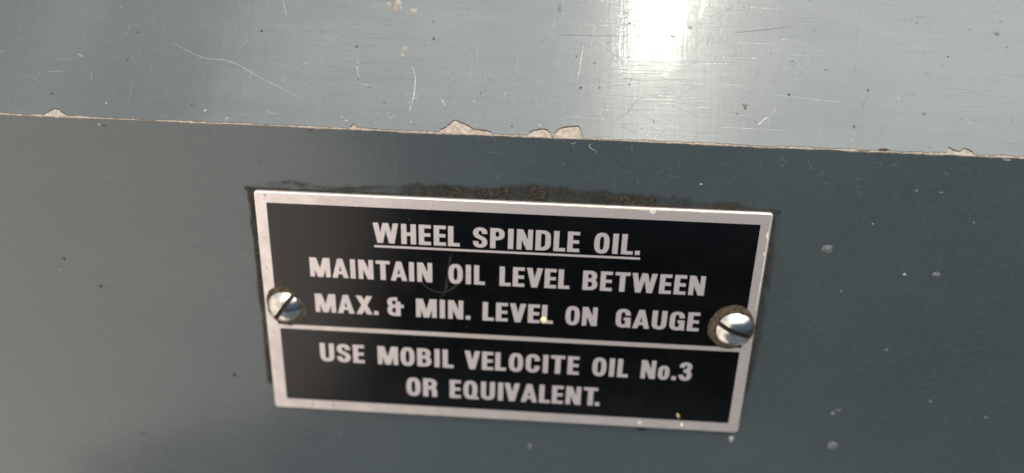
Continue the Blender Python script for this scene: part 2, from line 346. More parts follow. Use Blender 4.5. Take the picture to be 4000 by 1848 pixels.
def painted_sheet(P, bfun, sgn, far, name, paint, scr, blobs, extra):
    verts, faces, fm = [], [], []
    rows = (1.2, 5.0, 20.0, far)
    nr = 2 + len(rows)
    for s in XS:
        b = bfun(s)
        verts.append(P(s, sgn * max(b - 0.045 - (0.20 if b > 0.62 else 0.0) - 0.07 * max(0, n1(s * 1.3, 12)), 0.03), -0.10))        # foot of the broken layer, widened at chips for a painted shadow line
        verts.append(P(s, sgn * b, 0.0))
        for r in rows:
            verts.append(P(s, sgn * (b + r if r < far else far), 0.0))
    for i in range(len(XS) - 1):
        for j in range(nr - 1):
            a = i * nr + j
            f = (a, a + nr, a + nr + 1, a + 1)
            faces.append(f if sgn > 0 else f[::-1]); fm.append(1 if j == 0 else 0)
    for wd, lv, pts in scr:
        ribbon(verts, faces, fm, P, pts, wd, 2 + lv)
    for s, t, rx, rz, lv in blobs:
        blob(verts, faces, fm, P, s, t, rx, rz, 6 + lv)
    extra(verts, faces, fm)
    o = link(name, verts, faces, [paint, M_rim_shade] + M_scr + M_blob, casing, fm)
    return o

def extra_top(verts, faces, fm):
    rnd = random.Random(21)
    for i in range(420):                       # hairline scuffs
        s = rnd.uniform(-100, 92); t = rnd.uniform(2, 30)
        if rnd.random() < 0.55 and not (-40 < s < 30): s = rnd.gauss(-5, 22)
        L = rnd.uniform(0.8, 4.5)
        a = rnd.choice((rnd.gauss(1.45, 0.25), rnd.gauss(-0.35, 0.3), rnd.gauss(0.1, 0.12), rnd.gauss(1.0, 0.3)))
        c = rnd.uniform(-0.12, 0.12)
        pts = [(s + math.cos(a + c * (u - 0.5)) * L * u, t + math.sin(a + c * (u - 0.5) * 3) * L * u) for u in (0, 0.35, 0.7, 1)]
        if min(p[1] for p in pts) < 1.0 or pts[-1][1] > 32: continue
        ribbon(verts, faces, fm, PU, pts, rnd.uniform(0.05, 0.11), 2 + (1 if rnd.random() < 0.10 else 0))
    for i in range(1500):                      # web of very fine wiping scuffs
        s = rnd.gauss(0, 26) if rnd.random() < 0.6 else rnd.uniform(-100, 94)
        t = rnd.uniform(1.2, 32)
        L = rnd.uniform(0.6, 3.2)
        a = rnd.choice((rnd.gauss(1.3, 0.35), rnd.gauss(-0.45, 0.3), rnd.gauss(0.7, 0.4), rnd.gauss(0.05, 0.12)))
        if t + math.sin(a) * L < 1: continue
        ribbon(verts, faces, fm, PU, [(s, t), (s + math.cos(a) * L * .5, t + math.sin(a) * L * .5), (s + math.cos(a + .15) * L, t + math.sin(a + .15) * L)], rnd.uniform(0.02, 0.05), 2, 0.004)
    for i in range(260):                       # scuffs in arcs round the lamp glare, their glints painted pale
        r, a = rnd.uniform(5, 26), rnd.uniform(0, 6.28)
        s, t = 27 + r * math.cos(a) * 1.3, 22 + r * math.sin(a)
        if not 1.2 < t < 32: continue
        d = a + math.pi / 2 + rnd.gauss(0, 0.25); L = rnd.uniform(0.7, 3.0)
        ribbon(verts, faces, fm, PU, [(s, t), (s + math.cos(d) * L * .5, t + math.sin(d) * L * .5), (s + math.cos(d + .12) * L, t + math.sin(d + .12) * L)], rnd.uniform(0.03, 0.07), 2 + (rnd.random() < 0.25), 0.004)
    for i in range(130):
        s = rnd.uniform(-102, 94); t = 1.2 + 30 * rnd.random() ** 1.5
        r = rnd.uniform(0.04, 0.11)
        blob(verts, faces, fm, PU, s, t, r * rnd.uniform(1, 1.8), r, 6 + rnd.choice((0, 0, 0, 0, 0, 2)), k=7)

def extra_front(verts, faces, fm):
    rnd = random.Random(5)
    for i in range(110):
        s = rnd.uniform(-118, 112); t = rnd.uniform(-86, -1.5)
        r = rnd.uniform(0.05, 0.13)
        if -54 < s < 54 and -66 < t < -9: continue
        blob(verts, faces, fm, PF, s, t, r * rnd.uniform(1, 1.6), r, 6 + rnd.choice((0, 0, 0, 2)), k=7)
    for i in range(30):
        s = rnd.uniform(-20, 90); t = rnd.uniform(-8, -1.2)
        L = rnd.uniform(0.5, 1.8); a = rnd.uniform(0, 3.1)
        ribbon(verts, faces, fm, PF, [(s, t), (s + L * math.cos(a) * .5, t - abs(L * math.sin(a)) * .4), (s + L * math.cos(a), t - abs(L * math.sin(a)))], 0.07, 2)

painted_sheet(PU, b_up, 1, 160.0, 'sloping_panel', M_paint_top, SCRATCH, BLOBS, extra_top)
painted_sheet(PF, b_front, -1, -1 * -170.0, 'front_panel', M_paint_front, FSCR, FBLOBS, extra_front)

# primer-coated body under the paint, with its softly rounded arris
def body():
    verts, faces = [], []
    IN = 0.10
    prof = [('F', -170.0), ('F', -20.0), ('F', -3.0), ('F', -1.0)]
    rad = 0.22
    cy, cz = IN + rad, -(IN + rad) * math.tan(TILT / 2) * 1.0
    # arc between front normal (0,-1) and slope normal (-CT, ST)
    xs = [x for i, x in enumerate(XS) if i % 2 == 0 or abs(x) > 110]
    for s in xs:
        j = 0.03 * n1(s * 1.7, 15) + 0.02 * n1(s * 6, 16)
        ring = [(s, IN + 0.0, t) for _, t in prof]
        zc = (IN + rad) * -math.tan(TILT / 2)
        for k in range(5):
            a = TILT * k / 4
            ring.append((s, (IN + rad) - (rad + j) * math.cos(a), zc + (rad + j) * math.sin(a)))
        for t in (1.0, 3.0, 20.0, 160.0):
            ring.append(PU(s, t, -IN))
        ring.append((s, 160 * ST + 60, 160 * CT)); ring.append((s, 160 * ST + 60, -170.0))
        verts += ring
        nr = len(ring)
    for i in range(len(xs) - 1):
        for j in range(nr):
            a, b = i * nr + j, i * nr + (j + 1) % nr
            faces.append((a, a + nr, b + nr, b))
    faces.append(tuple(range(nr))); faces.append(tuple(reversed(range((len(xs) - 1) * nr, len(xs) * nr))))
    return link('primed_body', verts, faces, M_primer, casing)
body()

# ---------------------------------------------------------------- nameplate
def metal_mat(name, c1, c2, rough, metallic):
    m, t, p = mat(name)
    co = t.obj()
    nz = t.noise(co, 260.0, 4.0, 0.65)
    sp = t.noise(co, 1700.0, 2.0, 0.6)
    c = t.mix(t.step(nz, 0.3, 0.72), rgb(*c1), rgb(*c2))
    c = t.mix(t.step(sp, 0.66, 0.78, 0.0, 0.3), c, rgb(0.30, 0.26, 0.23))
    t.put(p.inputs['Base Color'], c)
    t.put(p.inputs['Roughness'], t.step(nz, 0.2, 0.8, rough - 0.06, rough + 0.08))
    p.inputs['Metallic'].default_value = metallic
    t.put(p.inputs['Normal'], t.bump(sp, 0.00001))
    return m
M_alu = metal_mat('brushed aluminium of the plate', (0.72, 0.64, 0.61), (0.58, 0.51, 0.49), 0.36, 0.75)
M_letter = metal_mat('aluminium lettering', (0.70, 0.625, 0.61), (0.60, 0.535, 0.53), 0.38, 0.72)

def black_mat():
    m, t, p = mat('black enamel of the plate')
    co = t.obj()
    nz = t.noise(co, 120.0, 5.0, 0.7)
    st = t.noise(t.obj(scale=(900, 60, 60), rot=(0, 0.9, 0)), 1.0, 2.0)
    c = t.mix(t.step(nz, 0.35, 0.75), rgb(0.0012, 0.0011, 0.0013), rgb(0.003, 0.0026, 0.0026))
    vo = t.n('ShaderNodeTexVoronoi')
    t.put(vo.inputs['Vector'], co)
    vo.inputs['Scale'].default_value = 260.0
    sc_ = t.n('ShaderNodeSeparateColor')
    t.t.links.new(vo.outputs['Color'], sc_.inputs[0])
    d = t.m('MULTIPLY', t.m('LESS_THAN', vo.outputs['Distance'], t.m('MULTIPLY', sc_.outputs[1], 0.05)), t.m('GREATER_THAN', sc_.outputs[0], 0.8))
    c = t.mix(t.m('MULTIPLY', d, 0.5), c, rgb(0.10, 0.09, 0.08))
    t.put(p.inputs['Base Color'], c)
    t.put(p.inputs['Roughness'], t.m('ADD', t.step(nz, 0.2, 0.8, 0.09, 0.15), t.m('MULTIPLY', st, 0.06)))
    p.inputs['Specular IOR Level'].default_value = 0.46
    return m
M_black = black_mat()

plate = empty('nameplate', (0, YP * MM, -25 * MM))
tag(plate, 'black and silver oil instruction nameplate screwed to the grey front panel', 'nameplate')
PZ = 25.0   # plate children are given in plate-centre coordinates and shifted up by this

def pl(name, verts, faces, m, **kw):
    return link(name, [(x, y - YP, z + PZ) for x, y, z in verts], faces, m, plate, **kw)

def rounded_rect(x0, x1, z0, z1, r, k=5):
    pts = []
    for cx, cz, a0 in ((x1 - r, z1 - r, 0), (x0 + r, z1 - r, 90), (x0 + r, z0 + r, 180), (x1 - r, z0 + r, 270)):
        for i in range(k + 1):
            a = math.radians(a0 + 90 * i / k)
            pts.append((cx + r * math.cos(a), cz + r * math.sin(a)))
    return pts

def plate_body():
    verts, faces = [], []
    levels = ((0.0, 0.98), (0.0, 0.30), (0.10, 0.10), (0.30, 0.0))
    n = None
    for ins, y in levels:
        pts = rounded_rect(-50.55 + ins, 50.55 - ins, -25.05 + ins, 25.0 - ins, 0.7)
        n = len(pts)
        for i, (x, z) in enumerate(pts):
            d = 0.05 * n1(x * 0.8 + z, 31) + 0.025 * n1(x * 3 + z * 3, 32)
            verts.append((x * (1 + d / 60), y, z * (1 + d / 30)))
    for l in range(len(levels) - 1):
        for i in range(n):
            a, b = l * n + i, l * n + (i + 1) % n
            faces.append((a, a + n, b + n, b))
    faces.append(tuple(range(3 * n, 4 * n))[::-1]); faces.append(tuple(range(n)))
    fm = [0] * len(faces)
    PP = lambda s, t, n=0.0: (s, -n, t)
    for pts, wd, sl in NICKS_GLINTS: ribbon(verts, faces, fm, PP, pts, wd, sl, 0.006)
    for s, t, rx, rz, sl in SPOTS: blob(verts, faces, fm, PP, s, t, rx, rz, sl, 0.006, 0.12)
    return pl('metal_plate', verts, faces, [M_alu, M_nick, M_chip_glint], fmat=fm)
M_nick = flat_mat('tarnished nick in the border', (0.16, 0.14, 0.12), 0.6, (0.34, 0.30, 0.27), 1500.0)
M_chip_glint = flat_mat('cream trace and painted glint on the border', (0.62, 0.56, 0.46), 0.6, (0.42, 0.37, 0.30), 1500.0)  # also paints the highlight along the plate's top and right edges
NICKS_GLINTS = [([(-49.9, 2.0), (-49.2, 1.85), (-48.3, 1.9)], 0.14, 1), ([(-49.8, 1.1), (-48.9, 1.0)], 0.10, 1), ([(-49.9, -6.2), (-48.6, -6.4)], 0.12, 1),
         ([(-49.6, 15.2), (-48.9, 15.0)], 0.16, 1), ([(-42.0, -22.8), (-42.1, -24.6)], 0.18, 1), ([(-37.7, -22.8), (-37.5, -23.6), (-37.6, -24.7)], 0.26, 1),
         ([(-37.0, -22.8), (-37.5, -23.5)], 0.14, 1), ([(28.6, -23.0), (28.4, -24.3)], 0.22, 1), ([(48.8, -4.5), (49.6, -4.45)], 0.16, 1), ([(-48.6, 24.0), (-48.1, 23.6), (-48.4, 23.3), (-49.0, 23.5)], 0.10, 1),
         ([(-15.0, 24.5), (-14.9, 22.8)], 0.07, 1), ([(5.0, 24.72), (25.0, 24.70), (49.0, 24.72)], 0.26, 2), ([(50.1, 24.2), (50.15, 14.0), (50.05, 4.0)], 0.16, 2)]  # long pale lines: edge highlight painted on at the top and right
SPOTS = [(-48.3, 24.2, 0.30, 0.22, 1), (-48.6, -23.2, 0.22, 0.16, 1), (-47.9, -23.1, 0.14, 0.12, 1), (48.9, -6.9, 0.22, 0.28, 1), (27.6, 24.35, 0.75, 0.34, 2), (27.7, 24.05, 0.3, 0.25, 2),
         (49.9, 20.5, 0.22, 0.7, 2), (49.9, 16.6, 0.22, 0.4, 2), (29.4, -23.8, 0.5, 0.45, 2), (-34.0, 24.4, 0.10, 0.08, 1), (-49.4, 8.5, 0.14, 0.3, 1), (40.0, -24.6, 0.2, 0.1, 2)]
plate_body()

def slab(name, pts, y0, y1, m):
    n = len(pts)
    verts = [(x, y1, z) for x, z in pts] + [(x, y0, z) for x, z in pts]
    faces = [tuple(range(n))[::-1]] + [(i, (i + 1) % n, n + (i + 1) % n, n + i) for i in range(n)]
    return pl(name, verts, faces, m)
slab('black_field', rounded_rect(-48.15, 48.35, -4.28, 22.62, 0.18, 3), 0.0, -0.03, M_black)
slab('black_field', rounded_rect(-47.75, 48.15, -22.62, -5.28, 0.18, 3), 0.0, -0.03, M_black)

# ---- lettering: condensed bold grotesque capitals drawn stroke by stroke
SV, SH = 0.222, 0.168
def bez(p0, p1, p2, p3, n=9):
    return [tuple(p0[i] * (1 - u) ** 3 + 3 * p1[i] * u * (1 - u) ** 2 + 3 * p2[i] * u * u * (1 - u) + p3[i] * u ** 3 for i in (0, 1)) for u in [k / n for k in range(n + 1)]]
def path(*segs):
    out = [segs[0]]
    for s in segs[1:]:
        if len(s) == 2 and isinstance(s[0], float): out.append(s)
        else: out += bez(out[-1], *s)[1:]
    return out
def stroke(pts):
    q = []
    L, Rr = [], []
    for i, p in enumerate(pts):
        a = pts[max(i - 1, 0)]; b = pts[min(i + 1, len(pts) - 1)]
        dx, dy = b[0] - a[0], b[1] - a[1]
        l = math.hypot(dx, dy); nx, ny = -dy / l, dx / l
        h = math.hypot(SV / 2 * nx, SH / 2 * ny)
        L.append((p[0] + nx * h, p[1] + ny * h)); Rr.append((p[0] - nx * h, p[1] - ny * h))
    for i in range(len(pts) - 1):
        q.append([Rr[i], Rr[i + 1], L[i + 1], L[i]])
    return q
def rect(x0, y0, x1, y1): return [(x0, y0), (x1, y0), (x1, y1), (x0, y1)]
def diag(t0, t1, b0, b1, yt=1.0, yb=0.0): return [(b0, yb), (b1, yb), (t1, yt), (t0, yt)]
def ring(w, h, sv=SV, sh=SH, n=28, e=2.6):
    q, o, i_ = [], [], []
    for k in range(n):
        a = 2 * math.pi * k / n
        c, s = math.cos(a), math.sin(a)
        f = lambda v: math.copysign(abs(v) ** (2 / e), v)
        o.append((w / 2 + w / 2 * f(c), h / 2 + (h / 2 + 0.012) * f(s)))
        i_.append((w / 2 + (w / 2 - sv) * f(c), h / 2 + (h / 2 - sh) * f(s)))
    for k in range(n):
        j = (k + 1) % n
        q.append([o[k], o[j], i_[j], i_[k]])
    return q
lo, hi = 0.083, 0.917
def glyph(ch):
    if ch == 'I': return 0.225, [rect(0, 0, .225, 1)]
    if ch == '.': return 0.20, [rect(0, 0, .20, .205)]
    if ch == 'E': return 0.50, [rect(0, 0, SV, 1), rect(.1, 0, .50, SH), rect(.1, .42, .475, .585), rect(.1, 1 - SH, .495, 1)]
    if ch == 'L': return 0.48, [rect(0, 0, SV, 1), rect(.1, 0, .48, SH)]
    if ch == 'H': return 0.61, [rect(0, 0, SV, 1), rect(.61 - SV, 0, .61, 1), rect(.1, .415, .5, .585)]
    if ch == 'T': return 0.62, [rect(0, 1 - SH, .62, 1), rect(.194, 0, .426, .95)]
    if ch == 'N': return 0.66, [rect(0, 0, .205, 1), rect(.455, 0, .66, 1), diag(0.0, .255, .405, .66)]
    if ch == 'M': return 0.90, [rect(0, 0, .205, 1), rect(.695, 0, .90, 1), diag(.03, .30, .335, .565), diag(.60, .87, .335, .565)]
    if ch == 'A': return 0.72, [diag(.245, .44, 0.0, .225), diag(.28, .475, .495, .72), rect(.14, .19, .58, .345)]
    if ch == 'V': return 0.68, [diag(0.0, .235, .215, .44), diag(.445, .68, .24, .465)]
    if ch == 'W': return 1.05, [diag(0.0, .225, .17, .385), diag(.405, .60, .19, .40), diag(.45, .645, .65, .86), diag(.825, 1.05, .665, .88)]
    if ch == 'X': return 0.72, [diag(.0, .255, .465, .72), diag(.465, .72, .0, .255)]
    if ch == 'O': return 0.62, ring(.62, 1.0)
    if ch == 'o': return 0.52, ring(.52, .74, .21, .15)
    if ch == 'Q': return 0.66, ring(.62, 1.0) + [[(.34, .0), (.68, -.01), (.68, .11), (.34, .20)]]
    if ch == 'U': return 0.63, stroke(path((.116, 1.0), (.116, .32), ((.116, .15), (.19, lo), (.315, lo)), ((.44, lo), (.514, .15), (.514, .32)), (.514, 1.0)))
    if ch == 'S': return 0.60, stroke(path((.487, .69), ((.487, .85), (.42, hi), (.30, hi)), ((.18, hi), (.116, .85), (.116, .735)), ((.116, .60), (.20, .555), (.30, .505)), ((.41, .455), (.487, .40), (.487, .27)), ((.487, .15), (.41, lo), (.30, lo)), ((.18, lo), (.113, .15), (.113, .31))))
    if ch == 'C': return 0.62, stroke(path((.505, .64), ((.505, .83), (.44, hi), (.315, hi)), ((.19, hi), (.116, .83), (.116, .66)), (.116, .34), ((.116, .17), (.19, lo), (.315, lo)), ((.44, lo), (.505, .17), (.505, .37))))
    if ch == 'G': return 0.64, stroke(path((.515, .66), ((.515, .83), (.44, hi), (.32, hi)), ((.19, hi), (.116, .83), (.116, .66)), (.116, .34), ((.116, .17), (.19, lo), (.315, lo)), ((.44, lo), (.524, .14), (.524, .30)), (.524, .54))) + [rect(.34, .395, .56, .54), rect(.52, .0, .64, .3)]
    if ch == 'D': return 0.63, [rect(0, 0, SV, 1)] + stroke(path((.1, 1 - SH / 2), (.27, 1 - SH / 2), ((.43, 1 - SH / 2), (.514, .84), (.514, .64)), (.514, .36), ((.514, .16), (.43, SH / 2), (.27, SH / 2)), (.1, SH / 2)))
    if ch == 'P': return 0.60, [rect(0, 0, SV, 1)] + stroke(path((.1, 1 - SH / 2), (.28, 1 - SH / 2), ((.42, 1 - SH / 2), (.484, .83), (.484, .71)), ((.484, .58), (.42, .49), (.28, .49)), (.1, .49)))
    if ch == 'R': return 0.62, [rect(0, 0, SV, 1)] + stroke(path((.1, 1 - SH / 2), (.28, 1 - SH / 2), ((.43, 1 - SH / 2), (.494, .83), (.494, .73)), ((.494, .60), (.43, .51), (.28, .51)), (.1, .51))) + stroke(path((.25, .49), ((.42, .49), (.495, .43), (.495, .30)), (.504, 0.0)))
    if ch == 'B': return 0.63, [rect(0, 0, SV, 1)] + stroke(path((.1, 1 - SH / 2), (.28, 1 - SH / 2), ((.42, 1 - SH / 2), (.48, .85), (.48, .735)), ((.48, .60), (.42, .525), (.28, .525)), (.1, .525))) + stroke(path((.1, .525), (.28, .525), ((.45, .525), (.514, .42), (.514, .30)), ((.514, .17), (.45, SH / 2), (.28, SH / 2)), (.1, SH / 2)))
    if ch == '3': return 0.58, stroke(path((.11, .71), ((.11, .85), (.18, hi), (.28, hi)), ((.40, hi), (.455, .85), (.455, .745)), ((.455, .61), (.38, .54), (.20, .54)))) + stroke(path((.20, .53), ((.40, .53), (.47, .44), (.47, .30)), ((.47, .16), (.40, lo), (.28, lo)), ((.17, lo), (.105, .15), (.105, .30))))
    if ch == '&': return 0.78, stroke(path((.44, hi), (.32, hi), ((.18, hi), (.112, .85), (.112, .745)), ((.112, .61), (.18, .535), (.32, .535)), (.76, .535))) + stroke(path((.40, .535), (.34, .535), ((.17, .535), (.112, .43), (.112, .31)), ((.112, .16), (.19, SH / 2), (.33, SH / 2)), (.58, SH / 2))) + [rect(.39, 0.0, .61, .78), rect(.36, .80, .47, 1.0)]
    raise KeyError(ch)

def union(polys):
    vs, fs = [], []
    for p in polys:
        area = sum(p[i][0] * p[(i + 1) % len(p)][1] - p[(i + 1) % len(p)][0] * p[i][1] for i in range(len(p)))
        if abs(area) < 1e-9: continue
        if area < 0: p = p[::-1]
        fs.append(list(range(len(vs), len(vs) + len(p))))
        vs += [Vector(v) for v in p]
    r = delaunay_2d_cdt(vs, [], fs, 0, 1e-5, True)
    tris = [f for f, of in zip(r[2], r[5]) if of]
    return [tuple(v) for v in r[0]], tris

def lettering(words, base, cap):
    verts, faces = [], []
    for text, x0, x1 in words:
        gl = [glyph(c) for c in text]
        gaps = [0.115] * (len(text) - 1)
        for i in range(len(text) - 1):
            pr = text[i:i + 2]
            if pr in ('TA',): gaps[i] = 0.03
            if pr in ('VA', 'AV', 'IV'): gaps[i] = 0.06
            if pr in ('MA', 'AX', 'AI', 'LE', 'EV', 'VE', 'TW', 'EL', 'GA', 'AU', 'AL'): gaps[i] = 0.085
            if pr in ('T.', 'X.', 'L.'): gaps[i] = 0.09
            if pr == 'X.': gaps[i] = 0.05
            if pr in ('IN', 'NI', 'MI', 'PI', 'OI', 'IL', 'BI', 'CI', 'UI'): gaps[i] = 0.135
            if pr == 'T.': gaps[i] = -0.10
        total = sum(g[0] for g in gl) + sum(gaps)
        sx = (x1 - x0) / total
        x = x0
        for k, (wd, polys) in enumerate(gl):
            v2, tris = union(polys)
            b0 = len(verts)
            n = len(v2)
            ex_ = lambda p: (x + p[0] * sx, base + p[1] * cap)
            for p in v2:
                q = ex_(p); verts.append((q[0], -0.055, q[1]))
            for p in v2:
                q = ex_(p); verts.append((q[0], -0.02, q[1]))
            cnt = {}
            for t in tris:
                faces.append(tuple(b0 + i for i in t))
                for i in range(len(t)):
                    e = (t[i], t[(i + 1) % len(t)])
                    cnt[e] = cnt.get(e, 0) + 1
            for (a, b) in cnt:
                if (b, a) not in cnt:
                    faces.append((b0 + b, b0 + a, b0 + n + a, b0 + n + b))
            x += (wd + (gaps[k] if k < len(gaps) else 0)) * sx
    return pl('lettering', verts, faces, M_letter)

lettering([('WHEEL', -27.05, -9.70), ('SPINDLE', -7.08, 14.0), ('OIL.', 16.85, 25.88)], 15.20, 4.26)
lettering([('MAINTAIN', -40.35, -15.27), ('OIL', -11.97, -4.55), ('LEVEL', -1.62, 12.50), ('BETWEEN', 15.10, 39.35)], 7.08, 4.24)
lettering([('MAX.', -39.8, -26.60), ('&', -24.70, -21.20), ('MIN.', -18.72, -7.45), ('LEVEL', -4.93, 9.57), ('ON', 12.08, 18.55), ('GAUGE', 22.30, 39.22)], -0.97, 4.22)
lettering([('USE', -39.55, -30.02), ('MOBIL', -27.15, -10.95), ('VELOCITE', -8.60, 15.55), ('OIL', 18.33, 25.85), ('No.3', 28.50, 39.05)], -12.70, 4.36)
lettering([('OR', -21.18, -14.48), ('EQUIVALENT.', -11.78, 20.40)], -20.10, 4.45)
slab('underline', rounded_rect(-26.9, 26.06, 14.21, 14.66, 0.15, 3), -0.02, -0.055, M_letter)

# ---------------------------------------------------------------- screws
def chrome_mat():
    m, t, p = mat('polished steel of the screw heads')
    co = t.obj()
    nz = t.noise(co, 700.0, 4.0, 0.65)
    t.put(p.inputs['Base Color'], t.mix(t.step(nz, 0.35, 0.75), rgb(0.60, 0.58, 0.54), rgb(0.36, 0.33, 0.29)))
    t.put(p.inputs['Roughness'], t.step(nz, 0.2, 0.8, 0.13, 0.30))
    p.inputs['Metallic'].default_value = 1.0
    t.put(p.inputs['Normal'], t.bump(nz, 0.00002))
    return m
M_chrome = chrome_mat()
M_slot = flat_mat('dirt packed in the screw slot', (0.035, 0.028, 0.018), 0.85, (0.012, 0.010, 0.008), 2200.0, 0.0001)
M_collar = flat_mat('brown grease and dust round the screw', (0.085, 0.065, 0.042), 0.9, (0.022, 0.017, 0.012), 1500.0, 0.0003, spec=0.2)

def dome(r, R0): 
    return lambda u, v: max(0.30, 0.30 + 1.55 * (1 - (min((u * u + v * v) / (r * r), 1.0)) ** 1.25))

def screw(x, z, r, ang, label, sw=0.95, collar=None, seed=1.0):
    root = empty('slotted_screw', (x * MM, -0.055 * MM, z * MM), (0, -math.radians(ang), 0))
    tag(root, label, 'screw', 'slotted screws holding the nameplate')
    h = dome(r, 1.0)
    NU = 48
    # local: u along the slot (x), v across (z); height points to -y
    def row(v, f):
        um = math.sqrt(max(r * r - v * v, 0))
        return [(um * math.sin(math.pi / 2 * (2 * k / NU - 1)), v, f(um * math.sin(math.pi / 2 * (2 * k / NU - 1)), v)) for k in range(NU + 1)]
    verts, faces = [], []
    hw = sw / 2
    for sg in (-1, 1):
        vs = [hw + (r * 0.9995 - hw) * math.sin(math.pi / 2 * k / 22) for k in range(23)]
        rows = [row(sg * v, h) for v in vs]
        b0 = len(verts)
        for rw in rows:
            verts += [(u, -hh, v) for u, v, hh in rw]
        for i in range(len(rows) - 1):
            for k in range(NU):
                a = b0 + i * (NU + 1) + k
                f = (a, a + 1, a + NU + 2, a + NU + 1)
                faces.append(f if sg > 0 else f[::-1])
        # skirt
        for i in range(len(rows) - 1):
            for e in (0, NU):
                a, b = b0 + i * (NU + 1) + e, b0 + (i + 1) * (NU + 1) + e
                n = len(verts)
                va, vb = verts[a], verts[b]
                verts.extend([(va[0], 0.05, va[2]), (vb[0], 0.05, vb[2])])
                faces.append((a, b, n + 1, n) if (e == 0) == (sg > 0) else (b, a, n, n + 1))
    link('screw_head', verts, faces, M_chrome, root, smooth=True, sharp=50)
    # slot: walls and floor
    verts, faces = [], []
    ra = row(hw - 0.004, lambda u, v: h(u, v) - 0.03)
    n = len(ra)
    for sg in (-1, 1):
        verts += [(u, -hh, sg * hw * 0.995) for u, v, hh in ra]
    for sg in (-1, 1):
        verts += [(u, -max(0.22, hh - 0.75 + 0.12 * n1(u * 2 + sg, seed)), sg * hw * 0.93) for u, v, hh in ra]
    for k in range(n - 1):
        faces.append((k, k + 1, 2 * n + k + 1, 2 * n + k))
        faces.append((2 * n + k, 2 * n + k + 1, 3 * n + k + 1, 3 * n + k))
        faces.append((3 * n + k, 3 * n + k + 1, n + k + 1, n + k))
    link('slot', verts, faces, M_slot, root)
    # collar of caked dirt
    verts, faces = [], []
    NA, NR = 110, 9
    ca = math.radians(ang)
    for i in range(NA):
        a = 2 * math.pi * i / NA
        wd = max(0.02, collar(a) + 0.16 * n1(a * 4, seed) + 0.13 * n1(a * 11, seed + 1) + 0.09 * n1(a * 26, seed + 2))
        for j in range(NR):
            u = j / (NR - 1)
            rr = r * 0.985 + wd * u
            hh = (0.34 * (1 - u) ** 0.7 + 0.02) * (0.8 + 0.7 * n1(rr * 3 + a * 7, seed + 3)) if j < NR - 1 else 0.008
            px, pz = rr * math.cos(a), rr * math.sin(a)
            # undo the root's turn so that the collar is described in plate axes
            verts.append((px * math.cos(ca) + pz * math.sin(ca), -max(hh, 0.008), -px * math.sin(ca) + pz * math.cos(ca)))
    for i in range(NA):
        for j in range(NR - 1):
            a, b = i * NR + j, ((i + 1) % NA) * NR + j
            faces.append((a, b, b + 1, a + 1))
    link('dirt_collar', verts, faces, M_collar, root, smooth=True)
    return root

def bump_on(a, deg, width, amt):
    d = (math.degrees(a) - deg + 180) % 360 - 180
    return amt * math.exp(-(d / width) ** 2)
screw(-46.35, -0.15, 3.42, 54.0, 'left slotted screw with its slot running steeply up to the right', collar=lambda a: 0.22 + bump_on(a, 105, 55, 1.15) + bump_on(a, -70, 50, 0.85) + bump_on(a, -10, 35, 1.0), seed=2.0)
screw(46.45, -0.05, 3.72, -21.5, 'right slotted screw with its slot tilted slightly down to the right', collar=lambda a: 0.22 + bump_on(a, 105, 60, 1.55) + bump_on(a, 185, 50, 1.15) + bump_on(a, -110, 45, 0.65), seed=5.0)

# ---------------------------------------------------------------- grime round the plate
def grime_mat():
    m, t, p = mat('greasy brown dust')
    co = t.obj()
    a = t.noise(co, 1700.0, 5.0, 0.7)
    b = t.noise(co, 300.0, 4.0, 0.65)
    c = t.mix(t.step(a, 0.35, 0.68), rgb(0.014, 0.0125, 0.010), rgb(0.050, 0.043, 0.033))
    c = t.mix(t.step(a, 0.66, 0.76, 0.0, 0.6), c, rgb(0.20, 0.17, 0.13))
    t.put(p.inputs['Base Color'], c)
    p.inputs['Roughness'].default_value = 0.9
    p.inputs['Specular IOR Level'].default_value = 0.2
    at = t.n('ShaderNodeAttribute', attribute_name='grime_amount')
    v = t.m('ADD', t.m('MULTIPLY', at.outputs['Fac'], 1.32), t.m('MULTIPLY', t.m('SUBTRACT', t.m('ADD', t.m('MULTIPLY', a, 0.6), t.m('MULTIPLY', b, 0.4)), 0.5), 1.5))
    t.put(p.inputs['Alpha'], t.step(v, 0.12, 1.10))
    t.put(p.inputs['Normal'], t.bump(a, 0.00012))
    return m
M_grime = grime_mat()

def interp(tab, x):
    if x <= tab[0][0]: return tab[0][1]
    for (a, b), (c, d) in zip(tab, tab[1:]):
        if x <= c: return b + (d - b) * (x - a) / (c - a)
    return tab[-1][1]

